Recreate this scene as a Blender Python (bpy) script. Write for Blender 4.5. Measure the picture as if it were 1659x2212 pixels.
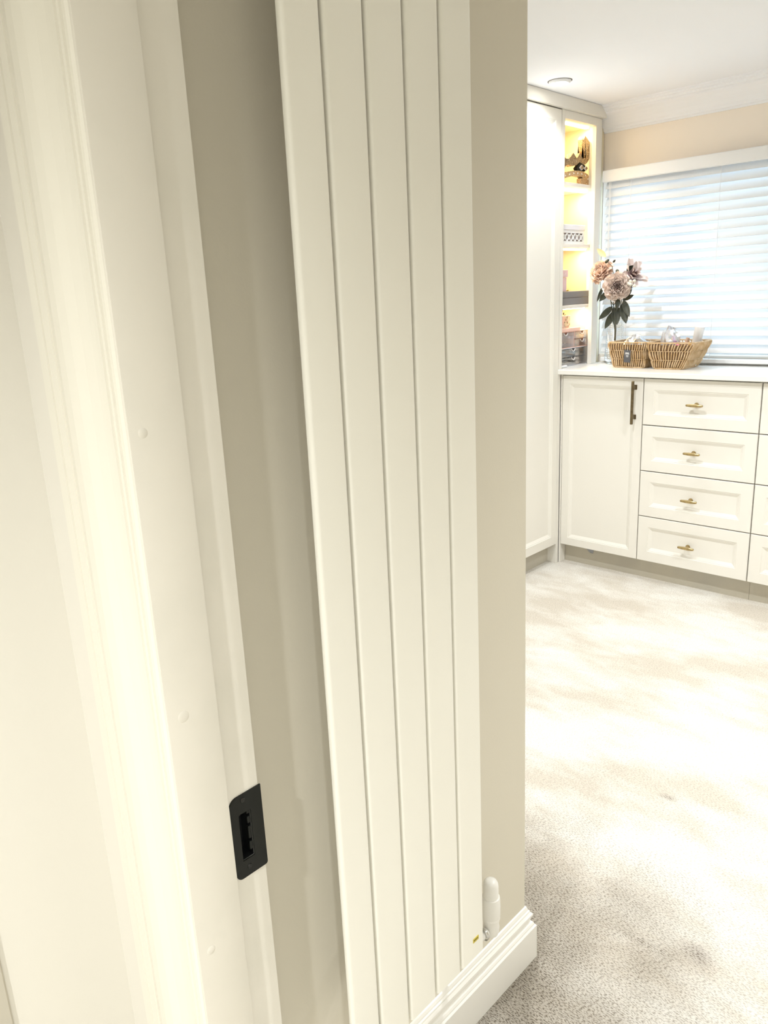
import bpy, bmesh, math, random
from mathutils import Vector, Matrix
random.seed(7)
S = bpy.context.scene
for o in list(bpy.data.objects): bpy.data.objects.remove(o)
COL = S.collection
PI = math.pi

# ------------------------------------------------------------------ camera
cam_d = bpy.data.cameras.new('camera'); cam = bpy.data.objects.new('camera', cam_d); COL.objects.link(cam)
Rm = Matrix(((0.723728256, -0.151927648, 0.673153327),
             (0.688571806, 0.223549731, -0.689850988),
             (-0.045675807, 0.962779055, 0.266402351)))
M4 = Rm.to_4x4(); M4.translation = Vector((0, 0, 1.35)); cam.matrix_world = M4
cam_d.sensor_fit = 'HORIZONTAL'; cam_d.sensor_width = 36.0; cam_d.lens = 36.0*1671/1659
cam_d.clip_start = 0.02
S.camera = cam

# ------------------------------------------------------------------ world, lights, exposure
S.view_settings.view_transform = 'Standard'; S.view_settings.look = 'None'
S.view_settings.gamma = 1.0; S.view_settings.use_curve_mapping = False
S.view_settings.exposure = 0.24
W = bpy.data.worlds.new('sky'); S.world = W; W.use_nodes = True
bg = W.node_tree.nodes['Background']; bg.inputs[0].default_value = (0.72, 0.86, 1.0, 1); bg.inputs[1].default_value = 1.6

def area(name, loc, rot, sx, sy, power, col, spread=PI, shape='RECTANGLE'):
    d = bpy.data.lights.new(name, 'AREA'); d.shape = shape; d.size = sx
    if shape == 'RECTANGLE': d.size_y = sy
    d.energy = power; d.color = col; d.spread = spread
    o = bpy.data.objects.new(name, d); COL.objects.link(o); o.location = loc; o.rotation_euler = rot
    return o
def spot(name, loc, power, col, ang=110, blend=0.7, rad=0.03):
    d = bpy.data.lights.new(name, 'SPOT'); d.energy = power; d.color = col
    d.spot_size = math.radians(ang); d.spot_blend = blend; d.shadow_soft_size = rad
    o = bpy.data.objects.new(name, d); COL.objects.link(o); o.location = loc
    return o
# daylight arriving at the window (outside the pane, facing in)
area('window_daylight', (-1.20, 3.92, 1.52), (-PI/2, 0, 0), 1.66, 1.00, 13, (0.66, 0.85, 1.0))
WARM = (0.96, 0.985, 1.0)
ROOM_P = 68; HALL_P = 92
# ceiling lamps' powers are used in the downlight builder below

# ------------------------------------------------------------------ helpers
def tag(o, label=None, cat=None, group=None, kind=None):
    if label: o['label'] = label
    if cat: o['category'] = cat
    if group: o['group'] = group
    if kind: o['kind'] = kind
    return o
def empty(name, loc=(0, 0, 0), rz=0, label=None, cat=None, group=None, kind=None):
    o = bpy.data.objects.new(name, None); COL.objects.link(o); o.location = loc; o.rotation_euler = (0, 0, rz)
    o.empty_display_size = 0.05
    return tag(o, label, cat, group, kind)
def obj(name, bm, mat, parent=None, smooth=False, loc=None, rot=None):
    bmesh.ops.recalc_face_normals(bm, faces=bm.faces)
    me = bpy.data.meshes.new(name); bm.to_mesh(me); bm.free()
    mats = mat if isinstance(mat, (list, tuple)) else [mat]
    for m in mats: me.materials.append(m)
    if smooth:
        for p in me.polygons: p.use_smooth = True
        try: me.set_sharp_from_angle(angle=math.radians(40))
        except Exception: pass
    o = bpy.data.objects.new(name, me); COL.objects.link(o)
    if parent: o.parent = parent
    if loc: o.location = loc
    if rot: o.rotation_euler = rot
    return o
def box(bm, x0, x1, y0, y1, z0, z1, bev=0.0, seg=1):
    r = bmesh.ops.create_cube(bm, size=1.0)
    vs = r['verts']
    for v in vs:
        v.co = Vector(((x0+x1)/2+v.co.x*(x1-x0), (y0+y1)/2+v.co.y*(y1-y0), (z0+z1)/2+v.co.z*(z1-z0)))
    if bev > 0:
        es = list({e for v in vs for e in v.link_edges})
        bmesh.ops.bevel(bm, geom=es, offset=bev, segments=seg, affect='EDGES', profile=0.5)
    return bm
def boxes(*specs, bev=0.0):
    bm = bmesh.new()
    for s in specs: box(bm, *s, bev=bev)
    return bm
def prism(bm, pts, axis, a, b):
    """extrude closed 2-D outline along axis (0,1,2) from a to b"""
    def P(p, t):
        if axis == 2: return (p[0], p[1], t)
        if axis == 0: return (t, p[0], p[1])
        return (p[0], t, p[1])
    A = [bm.verts.new(P(p, a)) for p in pts]; B = [bm.verts.new(P(p, b)) for p in pts]
    n = len(pts)
    for i in range(n): bm.faces.new((A[i], A[(i+1) % n], B[(i+1) % n], B[i]))
    fa = bm.faces.new(A); fb = bm.faces.new(list(reversed(B)))
    bmesh.ops.triangulate(bm, faces=[f for f in (fa, fb) if len(f.verts) > 4])
    return bm
def tube(bm, pts, r, n=8, cap=True, closed=False):
    pts = [Vector(p) for p in pts]; rings = []
    N = len(pts)
    rr = r if isinstance(r, (list, tuple)) else [r]*N
    prev = None
    for i, p in enumerate(pts):
        if closed: t = (pts[(i+1) % N]-pts[i-1])
        else: t = (pts[min(i+1, N-1)]-pts[max(i-1, 0)])
        t.normalize()
        if prev is None:
            up = Vector((0, 0, 1)) if abs(t.z) < 0.9 else Vector((1, 0, 0))
            u = t.cross(up).normalized()
        else:
            u = (prev-t*prev.dot(t)).normalized()
        prev = u; w = t.cross(u)
        rings.append([bm.verts.new(p+(u*math.cos(2*PI*k/n)+w*math.sin(2*PI*k/n))*rr[i]) for k in range(n)])
    for i in range(N if closed else N-1):
        a, b = rings[i], rings[(i+1) % N]
        for k in range(n): bm.faces.new((a[k], a[(k+1) % n], b[(k+1) % n], b[k]))
    if cap and not closed:
        bm.faces.new(rings[0]); bm.faces.new(rings[-1])
    return bm
def lathe(bm, prof, n=24, c=(0, 0, 0), axis='z'):
    rings = []
    for r, z in prof:
        if r < 1e-6:
            rings.append([bm.verts.new((0, 0, z))])
        else:
            rings.append([bm.verts.new((r*math.cos(2*PI*k/n), r*math.sin(2*PI*k/n), z)) for k in range(n)])
    for a, b in zip(rings, rings[1:]):
        for k in range(n):
            k2 = (k+1) % n
            if len(a) == 1 and len(b) == 1: continue
            if len(a) == 1: bm.faces.new((a[0], b[k], b[k2]))
            elif len(b) == 1: bm.faces.new((a[k], a[k2], b[0]))
            else: bm.faces.new((a[k], a[k2], b[k2], b[k]))
    allv = [v for r in rings for v in r]
    if axis == 'y': bmesh.ops.rotate(bm, verts=allv, cent=(0, 0, 0), matrix=Matrix.Rotation(PI/2, 3, 'X'))
    if axis == 'x': bmesh.ops.rotate(bm, verts=allv, cent=(0, 0, 0), matrix=Matrix.Rotation(PI/2, 3, 'Y'))
    bmesh.ops.translate(bm, verts=allv, vec=c)
    return bm
def dup(o, parent=None, loc=None):
    c = o.copy(); COL.objects.link(c); c.parent = parent
    if loc is not None: c.location = loc
    for ch in list(o.children): dup(ch, c)
    return c

# ------------------------------------------------------------------ materials
def mat(name, col, rough=0.5, metal=0.0, bump=None, var=None, spec=0.5, extra=None):
    """bump=(scale,strength,dist)  var=(scale,colour2,lo,hi)"""
    m = bpy.data.materials.new(name); m.use_nodes = True
    nt = m.node_tree; b = nt.nodes['Principled BSDF']
    b.inputs['Base Color'].default_value = (*col, 1); b.inputs['Roughness'].default_value = rough
    b.inputs['Metallic'].default_value = metal; b.inputs['Specular IOR Level'].default_value = spec
    tc = nt.nodes.new('ShaderNodeTexCoord')
    if var:
        n = nt.nodes.new('ShaderNodeTexNoise'); n.inputs['Scale'].default_value = var[0]; n.inputs['Detail'].default_value = 4
        r = nt.nodes.new('ShaderNodeValToRGB'); r.color_ramp.elements[0].position = var[2]; r.color_ramp.elements[1].position = var[3]
        r.color_ramp.elements[0].color = (*col, 1); r.color_ramp.elements[1].color = (*var[1], 1)
        nt.links.new(tc.outputs['Object'], n.inputs['Vector']); nt.links.new(n.outputs['Fac'], r.inputs['Fac'])
        nt.links.new(r.outputs['Color'], b.inputs['Base Color'])
    if bump:
        n = nt.nodes.new('ShaderNodeTexNoise'); n.inputs['Scale'].default_value = bump[0]; n.inputs['Detail'].default_value = 3
        bp = nt.nodes.new('ShaderNodeBump'); bp.inputs['Strength'].default_value = bump[1]; bp.inputs['Distance'].default_value = bump[2]
        nt.links.new(tc.outputs['Object'], n.inputs['Vector']); nt.links.new(n.outputs['Fac'], bp.inputs['Height'])
        nt.links.new(bp.outputs['Normal'], b.inputs['Normal'])
    if extra:
        for k, v in extra.items(): b.inputs[k].default_value = v
    return m
def emis(name, col, s):
    m = bpy.data.materials.new(name); m.use_nodes = True; b = m.node_tree.nodes['Principled BSDF']
    b.inputs['Base Color'].default_value = (*col, 1)
    b.inputs['Emission Color'].default_value = (*col, 1); b.inputs['Emission Strength'].default_value = s
    return m
def glassy(name, tint, gl=0.12, rough=0.03):
    """thin clear sheet: transparent with a glossy coat"""
    m = bpy.data.materials.new(name); m.use_nodes = True; nt = m.node_tree; nt.nodes.clear()
    out = nt.nodes.new('ShaderNodeOutputMaterial'); mx = nt.nodes.new('ShaderNodeMixShader')
    t = nt.nodes.new('ShaderNodeBsdfTransparent'); t.inputs[0].default_value = (*tint, 1)
    g = nt.nodes.new('ShaderNodeBsdfGlossy'); g.inputs['Roughness'].default_value = rough; g.inputs[0].default_value = (1, 1, 1, 1)
    f = nt.nodes.new('ShaderNodeFresnel'); f.inputs[0].default_value = 1.45
    a = nt.nodes.new('ShaderNodeMath'); a.operation = 'ADD'; a.inputs[1].default_value = gl; a.use_clamp = True
    fm = nt.nodes.new('ShaderNodeMath'); fm.operation = 'MULTIPLY'; fm.inputs[1].default_value = 0.55
    nt.links.new(f.outputs[0], fm.inputs[0]); nt.links.new(fm.outputs[0], a.inputs[0]); nt.links.new(a.outputs[0], mx.inputs[0])
    nt.links.new(t.outputs[0], mx.inputs[1]); nt.links.new(g.outputs[0], mx.inputs[2]); nt.links.new(mx.outputs[0], out.inputs[0])
    return m
def translucent(name, col, amt, rough=0.4):
    m = bpy.data.materials.new(name); m.use_nodes = True; nt = m.node_tree; b = nt.nodes['Principled BSDF']
    b.inputs['Base Color'].default_value = (*col, 1); b.inputs['Roughness'].default_value = rough
    t = nt.nodes.new('ShaderNodeBsdfTranslucent'); t.inputs[0].default_value = (*col, 1)
    mx = nt.nodes.new('ShaderNodeMixShader'); mx.inputs[0].default_value = amt
    out = nt.nodes['Material Output']
    nt.links.new(b.outputs[0], mx.inputs[1]); nt.links.new(t.outputs[0], mx.inputs[2]); nt.links.new(mx.outputs[0], out.inputs[0])
    return m

M = {}
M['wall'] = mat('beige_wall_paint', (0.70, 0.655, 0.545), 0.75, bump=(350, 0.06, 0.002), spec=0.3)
M['winwall'] = mat('window_wall_warm_lit', (0.95, 0.865, 0.765), 0.75, bump=(350, 0.05, 0.002), spec=0.3)  # warm lamp light on this wall is put into its colour
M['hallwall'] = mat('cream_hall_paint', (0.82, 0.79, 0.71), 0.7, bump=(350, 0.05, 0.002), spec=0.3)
M['ceil'] = mat('white_ceiling_paint', (0.92, 0.93, 0.96), 0.8, bump=(250, 0.05, 0.002), spec=0.2)
M['gloss'] = mat('cream_gloss_woodwork', (0.84, 0.81, 0.71), 0.32, bump=(40, 0.02, 0.001), spec=0.5)
M['jamb'] = mat('cream_eggshell_jamb', (0.80, 0.765, 0.675), 0.42, bump=(45, 0.12, 0.002), var=(9, (0.76, 0.73, 0.64), 0.45, 0.75))
M['radi'] = mat('cream_radiator_enamel', (0.86, 0.84, 0.75), 0.28, bump=(14, 0.03, 0.002), spec=0.5)
M['skirt'] = mat('white_skirting_paint', (0.88, 0.86, 0.80), 0.38, bump=(50, 0.06, 0.002))
M['cab'] = mat('ivory_cabinet_foil', (0.84, 0.815, 0.75), 0.42, bump=(420, 0.04, 0.001), spec=0.4)
M['plinth'] = mat('shaded_cream_plinth', (0.56, 0.52, 0.43), 0.5, var=(5, (0.50, 0.47, 0.40), 0.4, 0.7))  # shade below the cabinets is put into this colour
M['top'] = mat('white_worktop', (0.88, 0.87, 0.83), 0.25, spec=0.5)
M['dark'] = mat('painted_gap_shade', (0.06, 0.05, 0.04), 0.8)  # near-black standing in for shade in gaps
M['shelfwood'] = mat('white_shelf_board', (0.86, 0.82, 0.76), 0.4)
M['niche'] = mat('cream_niche_back', (0.84, 0.76, 0.56), 0.55)
M['black'] = mat('black_powder_coat', (0.009, 0.010, 0.008), 0.5, bump=(900, 0.05, 0.0005), spec=0.25)
M['pit'] = mat('black_keep_box', (0.004, 0.005, 0.005), 0.5)
M['steel'] = mat('worn_screw_steel', (0.05, 0.05, 0.048), 0.4, metal=1.0)
M['bronze'] = mat('aged_bronze', (0.20, 0.155, 0.09), 0.38, metal=1.0, var=(60, (0.13, 0.10, 0.06), 0.4, 0.7))
M['brass'] = mat('antique_brass', (0.52, 0.40, 0.20), 0.30, metal=1.0, var=(80, (0.32, 0.24, 0.12), 0.4, 0.8))
M['goldbadge'] = mat('gold_badge', (0.62, 0.50, 0.06), 0.35, metal=0.6)
M['ink'] = mat('dark_print', (0.10, 0.08, 0.02), 0.6)
M['valve'] = mat('white_valve_plastic', (0.84, 0.82, 0.76), 0.3)
M['chrome'] = mat('chrome_collar', (0.6, 0.6, 0.58), 0.2, metal=1.0)
M['slat'] = translucent('white_blind_slat', (0.90, 0.90, 0.90), 0.30)
M['cord'] = mat('white_cord', (0.85, 0.85, 0.85), 0.8)
M['pvc'] = mat('white_window_frame', (0.85, 0.86, 0.87), 0.35)
M['glass'] = glassy('window_glass', (0.97, 0.99, 1.0), 0.02)
M['clear'] = glassy('clear_vase_glass', (0.95, 0.97, 0.975), 0.05, 0.05)
M['acrylic'] = glassy('clear_acrylic', (0.95, 0.93, 0.92), 0.10, 0.05)
M['filmy'] = glassy('clear_plastic_film', (0.97, 0.98, 1.0), 0.34, 0.30)
M['wicker'] = mat('honey_wicker', (0.52, 0.33, 0.15), 0.55, var=(40, (0.74, 0.56, 0.35), 0.35, 0.7), bump=(300, 0.3, 0.001))
M['wickerd'] = mat('brown_wicker_and_shade', (0.24, 0.14, 0.07), 0.7)
M['graytag'] = mat('dark_grey_card', (0.10, 0.10, 0.11), 0.6)
M['white'] = mat('plain_white', (0.88, 0.88, 0.88), 0.4)
def petalmat(name, base, tip, z0, z1):
    m = mat(name, tip, 0.65); nt = m.node_tree; b = nt.nodes['Principled BSDF']; L = nt.links.new
    tc = nt.nodes.new('ShaderNodeTexCoord'); sp = nt.nodes.new('ShaderNodeSeparateXYZ'); L(tc.outputs['Object'], sp.inputs[0])
    nz = nt.nodes.new('ShaderNodeTexNoise'); nz.inputs['Scale'].default_value = 90; L(tc.outputs['Object'], nz.inputs['Vector'])
    ma = nt.nodes.new('ShaderNodeMath'); ma.operation = 'MULTIPLY_ADD'; ma.inputs[1].default_value = 0.016; L(nz.outputs['Fac'], ma.inputs[0]); L(sp.outputs['Z'], ma.inputs[2])
    mr = nt.nodes.new('ShaderNodeMapRange'); mr.inputs['From Min'].default_value = z0+0.008; mr.inputs['From Max'].default_value = z1+0.008; L(ma.outputs[0], mr.inputs['Value'])
    mx = nt.nodes.new('ShaderNodeMixRGB'); mx.inputs[1].default_value = (*base, 1); mx.inputs[2].default_value = (*tip, 1); L(mr.outputs[0], mx.inputs[0]); L(mx.outputs[0], b.inputs['Base Color'])
    return m
M['petal'] = petalmat('dusky_pink_petal', (0.20, 0.10, 0.085), (0.92, 0.78, 0.70), 0.018, 0.042)
M['petald'] = petalmat('mauve_inner_petal', (0.13, 0.065, 0.055), (0.72, 0.55, 0.48), 0.018, 0.038)
M['petalo'] = petalmat('peach_lit_petal', (0.62, 0.30, 0.20), (0.96, 0.76, 0.64), 0.012, 0.038)  # peach glow from the shelves painted into the petal colour
M['petall'] = petalmat('pale_lilac_petal', (0.28, 0.16, 0.16), (0.90, 0.78, 0.75), 0.012, 0.042)
M['leaf'] = mat('dark_green_leaf', (0.028, 0.036, 0.022), 0.42, var=(45, (0.06, 0.06, 0.035), 0.4, 0.7))
M['leafp'] = mat('yellow_pale_leaf', (0.75, 0.62, 0.35), 0.5)
M['stem'] = mat('brown_green_stem', (0.07, 0.07, 0.04), 0.6)
M['berry'] = mat('ivory_berry', (0.85, 0.82, 0.70), 0.3)
M['boxgrey'] = mat('grey_leatherette', (0.22, 0.21, 0.21), 0.5, bump=(500, 0.1, 0.0006))
M['boxpink'] = mat('pale_pink_card', (0.80, 0.60, 0.64), 0.5)
M['boxwhite'] = mat('silver_white_lacquer', (0.80, 0.80, 0.86), 0.35)
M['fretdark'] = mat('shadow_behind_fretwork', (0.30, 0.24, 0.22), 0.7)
M['pinktray'] = mat('peach_acrylic', (0.90, 0.60, 0.52), 0.35)
M['photo'] = mat('small_photo_print', (0.28, 0.17, 0.08), 0.4, var=(45, (0.80, 0.74, 0.55), 0.45, 0.55))
M['jewel'] = mat('grey_trinkets', (0.34, 0.34, 0.37), 0.3, var=(90, (0.75, 0.72, 0.70), 0.45, 0.6))
M['rosegold'] = mat('rose_gold_bits', (0.80, 0.50, 0.40), 0.35, var=(60, (0.90, 0.75, 0.65), 0.4, 0.6))
M['goldsm'] = mat('small_gold_ornament', (0.85, 0.60, 0.25), 0.3, metal=0.7)
M['purple'] = mat('violet_plastic', (0.75, 0.38, 0.80), 0.4)
M['hotpink'] = mat('hot_pink_plastic', (0.90, 0.30, 0.42), 0.4)
M['tan'] = mat('tan_tube', (0.60, 0.40, 0.28), 0.45)
M['orange'] = mat('amber_plastic', (0.90, 0.55, 0.18), 0.4)
M['scrapg'] = mat('grey_torn_film', (0.36, 0.37, 0.40), 0.6)
M['scrapr'] = mat('red_scrap', (0.65, 0.12, 0.05), 0.6)
M['led'] = emis('warm_led_strip', (1.0, 0.80, 0.45), 14)
M['lamp'] = emis('downlight_lens', (1.0, 0.96, 0.88), 30)

# glitter: gold with sparkling grains
def glitter(name, c1, c2, sc):
    m = mat(name, c1, 0.45, metal=0.15); nt = m.node_tree; b = nt.nodes['Principled BSDF']
    tc = nt.nodes.new('ShaderNodeTexCoord'); v = nt.nodes.new('ShaderNodeTexVoronoi'); v.inputs['Scale'].default_value = sc
    r = nt.nodes.new('ShaderNodeValToRGB'); r.color_ramp.elements[0].color = (*c1, 1); r.color_ramp.elements[1].color = (*c2, 1)
    r.color_ramp.elements[0].position = 0.35; r.color_ramp.elements[1].position = 0.85
    nt.links.new(tc.outputs['Object'], v.inputs['Vector']); nt.links.new(v.outputs['Color'], r.inputs['Fac']); nt.links.new(r.outputs['Color'], b.inputs['Base Color'])
    bp = nt.nodes.new('ShaderNodeBump'); bp.inputs['Strength'].default_value = 0.8; bp.inputs['Distance'].default_value = 0.002
    nt.links.new(v.outputs['Distance'], bp.inputs['Height']); nt.links.new(bp.outputs['Normal'], b.inputs['Normal'])
    return m
M['glitdark'] = glitter('bronze_glitter', (0.17, 0.11, 0.06), (0.66, 0.48, 0.28), 420)
M['glit'] = glitter('gold_glitter', (0.50, 0.30, 0.14), (0.90, 0.70, 0.42), 380)

# carpet: cut pile, brushed patches, trodden dull spots and painted doorway shade
def carpet():
    m = mat('cream_cut_pile_carpet', (0.8, 0.7, 0.6), 0.95, spec=0.1); nt = m.node_tree; b = nt.nodes['Principled BSDF']
    L = nt.links.new; N = nt.nodes.new
    tc = N('ShaderNodeTexCoord')
    mp = N('ShaderNodeMapping'); mp.inputs['Rotation'].default_value = (0, 0, 0.10); mp.inputs['Scale'].default_value = (0.42, 1.0, 1); L(tc.outputs['Object'], mp.inputs[0])
    fine = N('ShaderNodeTexNoise'); fine.inputs['Scale'].default_value = 430; fine.inputs['Detail'].default_value = 2; L(mp.outputs[0], fine.inputs['Vector'])
    mid = N('ShaderNodeTexNoise'); mid.inputs['Scale'].default_value = 90; mid.inputs['Detail'].default_value = 3; L(mp.outputs[0], mid.inputs['Vector'])
    mp2 = N('ShaderNodeMapping'); mp2.inputs['Rotation'].default_value = (0, 0, 0.8); mp2.inputs['Scale'].default_value = (1.0, 2.2, 1); L(tc.outputs['Object'], mp2.inputs[0])
    big = N('ShaderNodeTexNoise'); big.inputs['Scale'].default_value = 2.2; big.inputs['Detail'].default_value = 6; big.inputs['Roughness'].default_value = 0.62; L(mp2.outputs[0], big.inputs['Vector'])
    r1 = N('ShaderNodeValToRGB'); e = r1.color_ramp.elements
    e[0].position = 0.40; e[0].color = (0.68, 0.62, 0.53, 1); e[1].position = 0.58; e[1].color = (0.86, 0.83, 0.765, 1); L(big.outputs['Fac'], r1.inputs['Fac'])
    # doorway shade painted into the pile colour, plus three dull spots
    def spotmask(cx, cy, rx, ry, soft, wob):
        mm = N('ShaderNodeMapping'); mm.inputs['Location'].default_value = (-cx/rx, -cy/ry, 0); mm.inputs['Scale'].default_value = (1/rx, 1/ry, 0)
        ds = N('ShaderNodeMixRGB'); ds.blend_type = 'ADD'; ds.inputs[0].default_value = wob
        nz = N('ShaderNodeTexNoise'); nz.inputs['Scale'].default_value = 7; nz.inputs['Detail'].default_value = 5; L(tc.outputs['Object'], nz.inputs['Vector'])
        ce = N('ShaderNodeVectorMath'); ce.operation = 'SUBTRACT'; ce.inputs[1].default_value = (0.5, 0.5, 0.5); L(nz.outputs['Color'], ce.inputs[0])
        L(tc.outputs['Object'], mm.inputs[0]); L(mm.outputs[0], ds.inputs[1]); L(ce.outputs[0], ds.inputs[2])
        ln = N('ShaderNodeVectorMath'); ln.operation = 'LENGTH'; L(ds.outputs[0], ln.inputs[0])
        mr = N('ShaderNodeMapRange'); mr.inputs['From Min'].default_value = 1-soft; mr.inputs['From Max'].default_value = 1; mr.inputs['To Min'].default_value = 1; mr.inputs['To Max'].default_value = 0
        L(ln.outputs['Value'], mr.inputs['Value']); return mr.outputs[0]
    col = r1.outputs['Color']
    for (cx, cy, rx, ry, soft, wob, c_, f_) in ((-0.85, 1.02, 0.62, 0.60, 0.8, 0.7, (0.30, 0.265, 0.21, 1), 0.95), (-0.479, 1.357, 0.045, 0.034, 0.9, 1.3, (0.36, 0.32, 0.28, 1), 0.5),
                                        (-0.582, 1.316, 0.085, 0.018, 0.9, 1.3, (0.42, 0.38, 0.32, 1), 0.4), (-0.739, 1.816, 0.030, 0.018, 0.9, 1.3, (0.36, 0.33, 0.29, 1), 0.35)):
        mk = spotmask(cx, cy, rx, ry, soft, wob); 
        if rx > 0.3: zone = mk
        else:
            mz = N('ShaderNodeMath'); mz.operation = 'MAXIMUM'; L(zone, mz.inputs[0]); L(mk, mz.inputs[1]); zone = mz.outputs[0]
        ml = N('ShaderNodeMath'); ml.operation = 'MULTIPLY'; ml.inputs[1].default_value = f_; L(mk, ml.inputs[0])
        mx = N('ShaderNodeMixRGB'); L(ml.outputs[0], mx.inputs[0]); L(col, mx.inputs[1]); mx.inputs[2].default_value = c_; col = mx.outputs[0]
    r2 = N('ShaderNodeValToRGB'); e = r2.color_ramp.elements
    e[0].position = 0.38; e[0].color = (0.24, 0.20, 0.155, 1); e[1].position = 0.52; e[1].color = (1, 1, 1, 1); L(fine.outputs['Fac'], r2.inputs['Fac'])
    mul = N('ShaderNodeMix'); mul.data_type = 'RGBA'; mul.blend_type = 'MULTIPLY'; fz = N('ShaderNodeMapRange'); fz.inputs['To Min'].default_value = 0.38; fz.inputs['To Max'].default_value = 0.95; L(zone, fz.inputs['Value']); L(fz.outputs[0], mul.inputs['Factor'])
    L(col, mul.inputs['A']); L(r2.outputs['Color'], mul.inputs['B'])
    L(mul.outputs['Result'], b.inputs['Base Color'])
    add = N('ShaderNodeMath'); add.operation = 'ADD'; L(fine.outputs['Fac'], add.inputs[0]); L(mid.outputs['Fac'], add.inputs[1])
    bp = N('ShaderNodeBump'); bp.inputs['Strength'].default_value = 0.55; bp.inputs['Distance'].default_value = 0.006
    L(add.outputs[0], bp.inputs['Height']); L(bp.outputs['Normal'], b.inputs['Normal'])
    b.inputs['Sheen Weight'].default_value = 0.25
    return m
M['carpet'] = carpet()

# ------------------------------------------------------------------ the setting
ZC = 2.168        # ceiling height
XW = -0.741       # radiator wall plane
YC = 1.119        # its free end
YW = 3.72         # window wall
def struct(name, bm, m, parent=None, smooth=False):
    o = obj(name, bm, m, parent, smooth)
    if not parent: o['kind'] = 'structure'
    return o
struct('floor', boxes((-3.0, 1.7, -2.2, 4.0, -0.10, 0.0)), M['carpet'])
struct('ceiling', boxes((-3.0, 1.7, -2.2, 4.0, ZC, ZC+0.1)), M['ceil'])
struct('wall_left', boxes((-2.66, XW, 0.481, YC, 0, ZC)), M['wall'])                      # block that carries the radiator
struct('wall_wardrobe_side', boxes((-2.78, -2.66, 0.481, 3.92, 0, ZC)), M['wall'])
struct('wall_right', boxes((1.4, 1.52, 0.376, 3.92, 0, ZC)), M['wall'])
# window wall with its opening
WX0, WX1, WZ0, WZ1 = -2.02, -0.40, 1.02, 1.87
struct('wall_window_side', boxes((-2.66, WX0, YW, 3.92, 0, ZC), (WX1, 1.4, YW, 3.92, 0, ZC),
                                 (WX0, WX1, YW, 3.92, 0, WZ0), (WX0, WX1, YW, 3.92, WZ1, ZC)), M['winwall'])
# door partition (hall face at y=.376), opening x from -.712 to .13
struct('wall_partition', boxes((-0.944, -0.735, 0.376, 0.481, 0, ZC), (0.155, 1.52, 0.376, 0.481, 0, ZC), (-0.735, 0.155, 0.376, 0.481, 2.03, ZC)), M['hallwall'])
struct('wall_hall_side', boxes((-1.06, -0.944, -2.2, 0.376, 0, ZC)), M['hallwall'])
struct('wall_hall_right', boxes((1.4, 1.52, -2.2, 0.376, 0, ZC)), M['hallwall'])
struct('wall_back', boxes((-1.06, 1.52, -2.32, -2.2, 0, ZC)), M['hallwall'])

# skirting along the radiator wall, mitred around the free end
SK = [(0.0, 0.1275), (0.003, 0.1265), (0.005, 0.121), (0.0052, 0.118), (0.0078, 0.1165), (0.0082, 0.113), (0.0125, 0.109), (0.0128, 0.1045), (0.0098, 0.099),
      (0.0085, 0.092), (0.0088, 0.0895), (0.0125, 0.0885), (0.0145, 0.085), (0.0147, 0.082), (0.0182, 0.0795), (0.0185, 0.0), (0.0, 0.0)]
def skirt(name, path, mats):
    """path: list of (x,y,nx,ny) where n is the mitre offset direction"""
    bm = bmesh.new(); rows = []
    for (x, y, nx, ny) in path:
        rows.append([bm.verts.new((x+nx*p, y+ny*p, z)) for p, z in SK])
    for a, b in zip(rows, rows[1:]):
        for k in range(len(SK)-1): bm.faces.new((a[k], a[k+1], b[k+1], b[k]))
    bm.faces.new(rows[0]); bm.faces.new(rows[-1])
    return struct(name, bm, mats)
skirt('baseboard_left', [(XW, 0.482, 1, 0), (XW, YC, 1, 1), (-2.66, YC, 0, 1)], M['skirt'])
skirt('baseboard_partition', [(1.4, 0.481, 0, 1), (0.23, 0.481, 0, 1)], M['skirt'])
skirt('baseboard_hall', [(-0.944, -2.2, 1, 0), (-0.944, 0.10, 1, 0)], M['skirt'])

# coving on the window wall: (drop from ceiling, projection) steps
cv = [(0, 0), (0.104, 0), (0.104, 0.006), (0.098, 0.008), (0.094, 0.016), (0.086, 0.018), (0.080, 0.024), (0.066, 0.031), (0.052, 0.042), (0.040, 0.057),
      (0.033, 0.074), (0.030, 0.078), (0.026, 0.079), (0.024, 0.090), (0.016, 0.093), (0.014, 0.102), (0.006, 0.104), (0.004, 0.115), (0, 0.116)]
bm = bmesh.new(); prism(bm, [(YW-p, ZC-d) for d, p in cv], 0, -2.02, 1.4)
struct('trim_1', bm, M['ceil'])

# ------------------------------------------------------------------ door frame (structure) with keep
door = empty('door_1', (0, 0, 0)); door['kind'] = 'structure'
def arch_profile(x0, sgn):
    P = [(0, 0), (0, 0.010), (0.003, 0.012), (0.008, 0.012), (0.0085, 0.0145), (0.013, 0.0145), (0.0135, 0.017), (0.020, 0.017), (0.021, 0.0155), (0.030, 0.0165), (0.045, 0.0195),
         (0.060, 0.024), (0.074, 0.0265), (0.088, 0.026), (0.098, 0.0235), (0.104, 0.0215), (0.1045, 0.0235), (0.116, 0.0235), (0.1165, 0.0205), (0.1255, 0.0205), (0.126, 0.0225), (0.142, 0.0225), (0.144, 0.020), (0.144, 0)]
    return [(x0-sgn*a, 0.376-b) for a, b in P]
bm = bmesh.new(); prism(bm, arch_profile(-0.7045, 1), 2, 0, 2.16); obj('architrave', bm, M['gloss'], door)
bm = bmesh.new(); prism(bm, arch_profile(0.125, -1), 2, 0, 2.16); obj('architrave', bm, M['gloss'], door)
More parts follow.
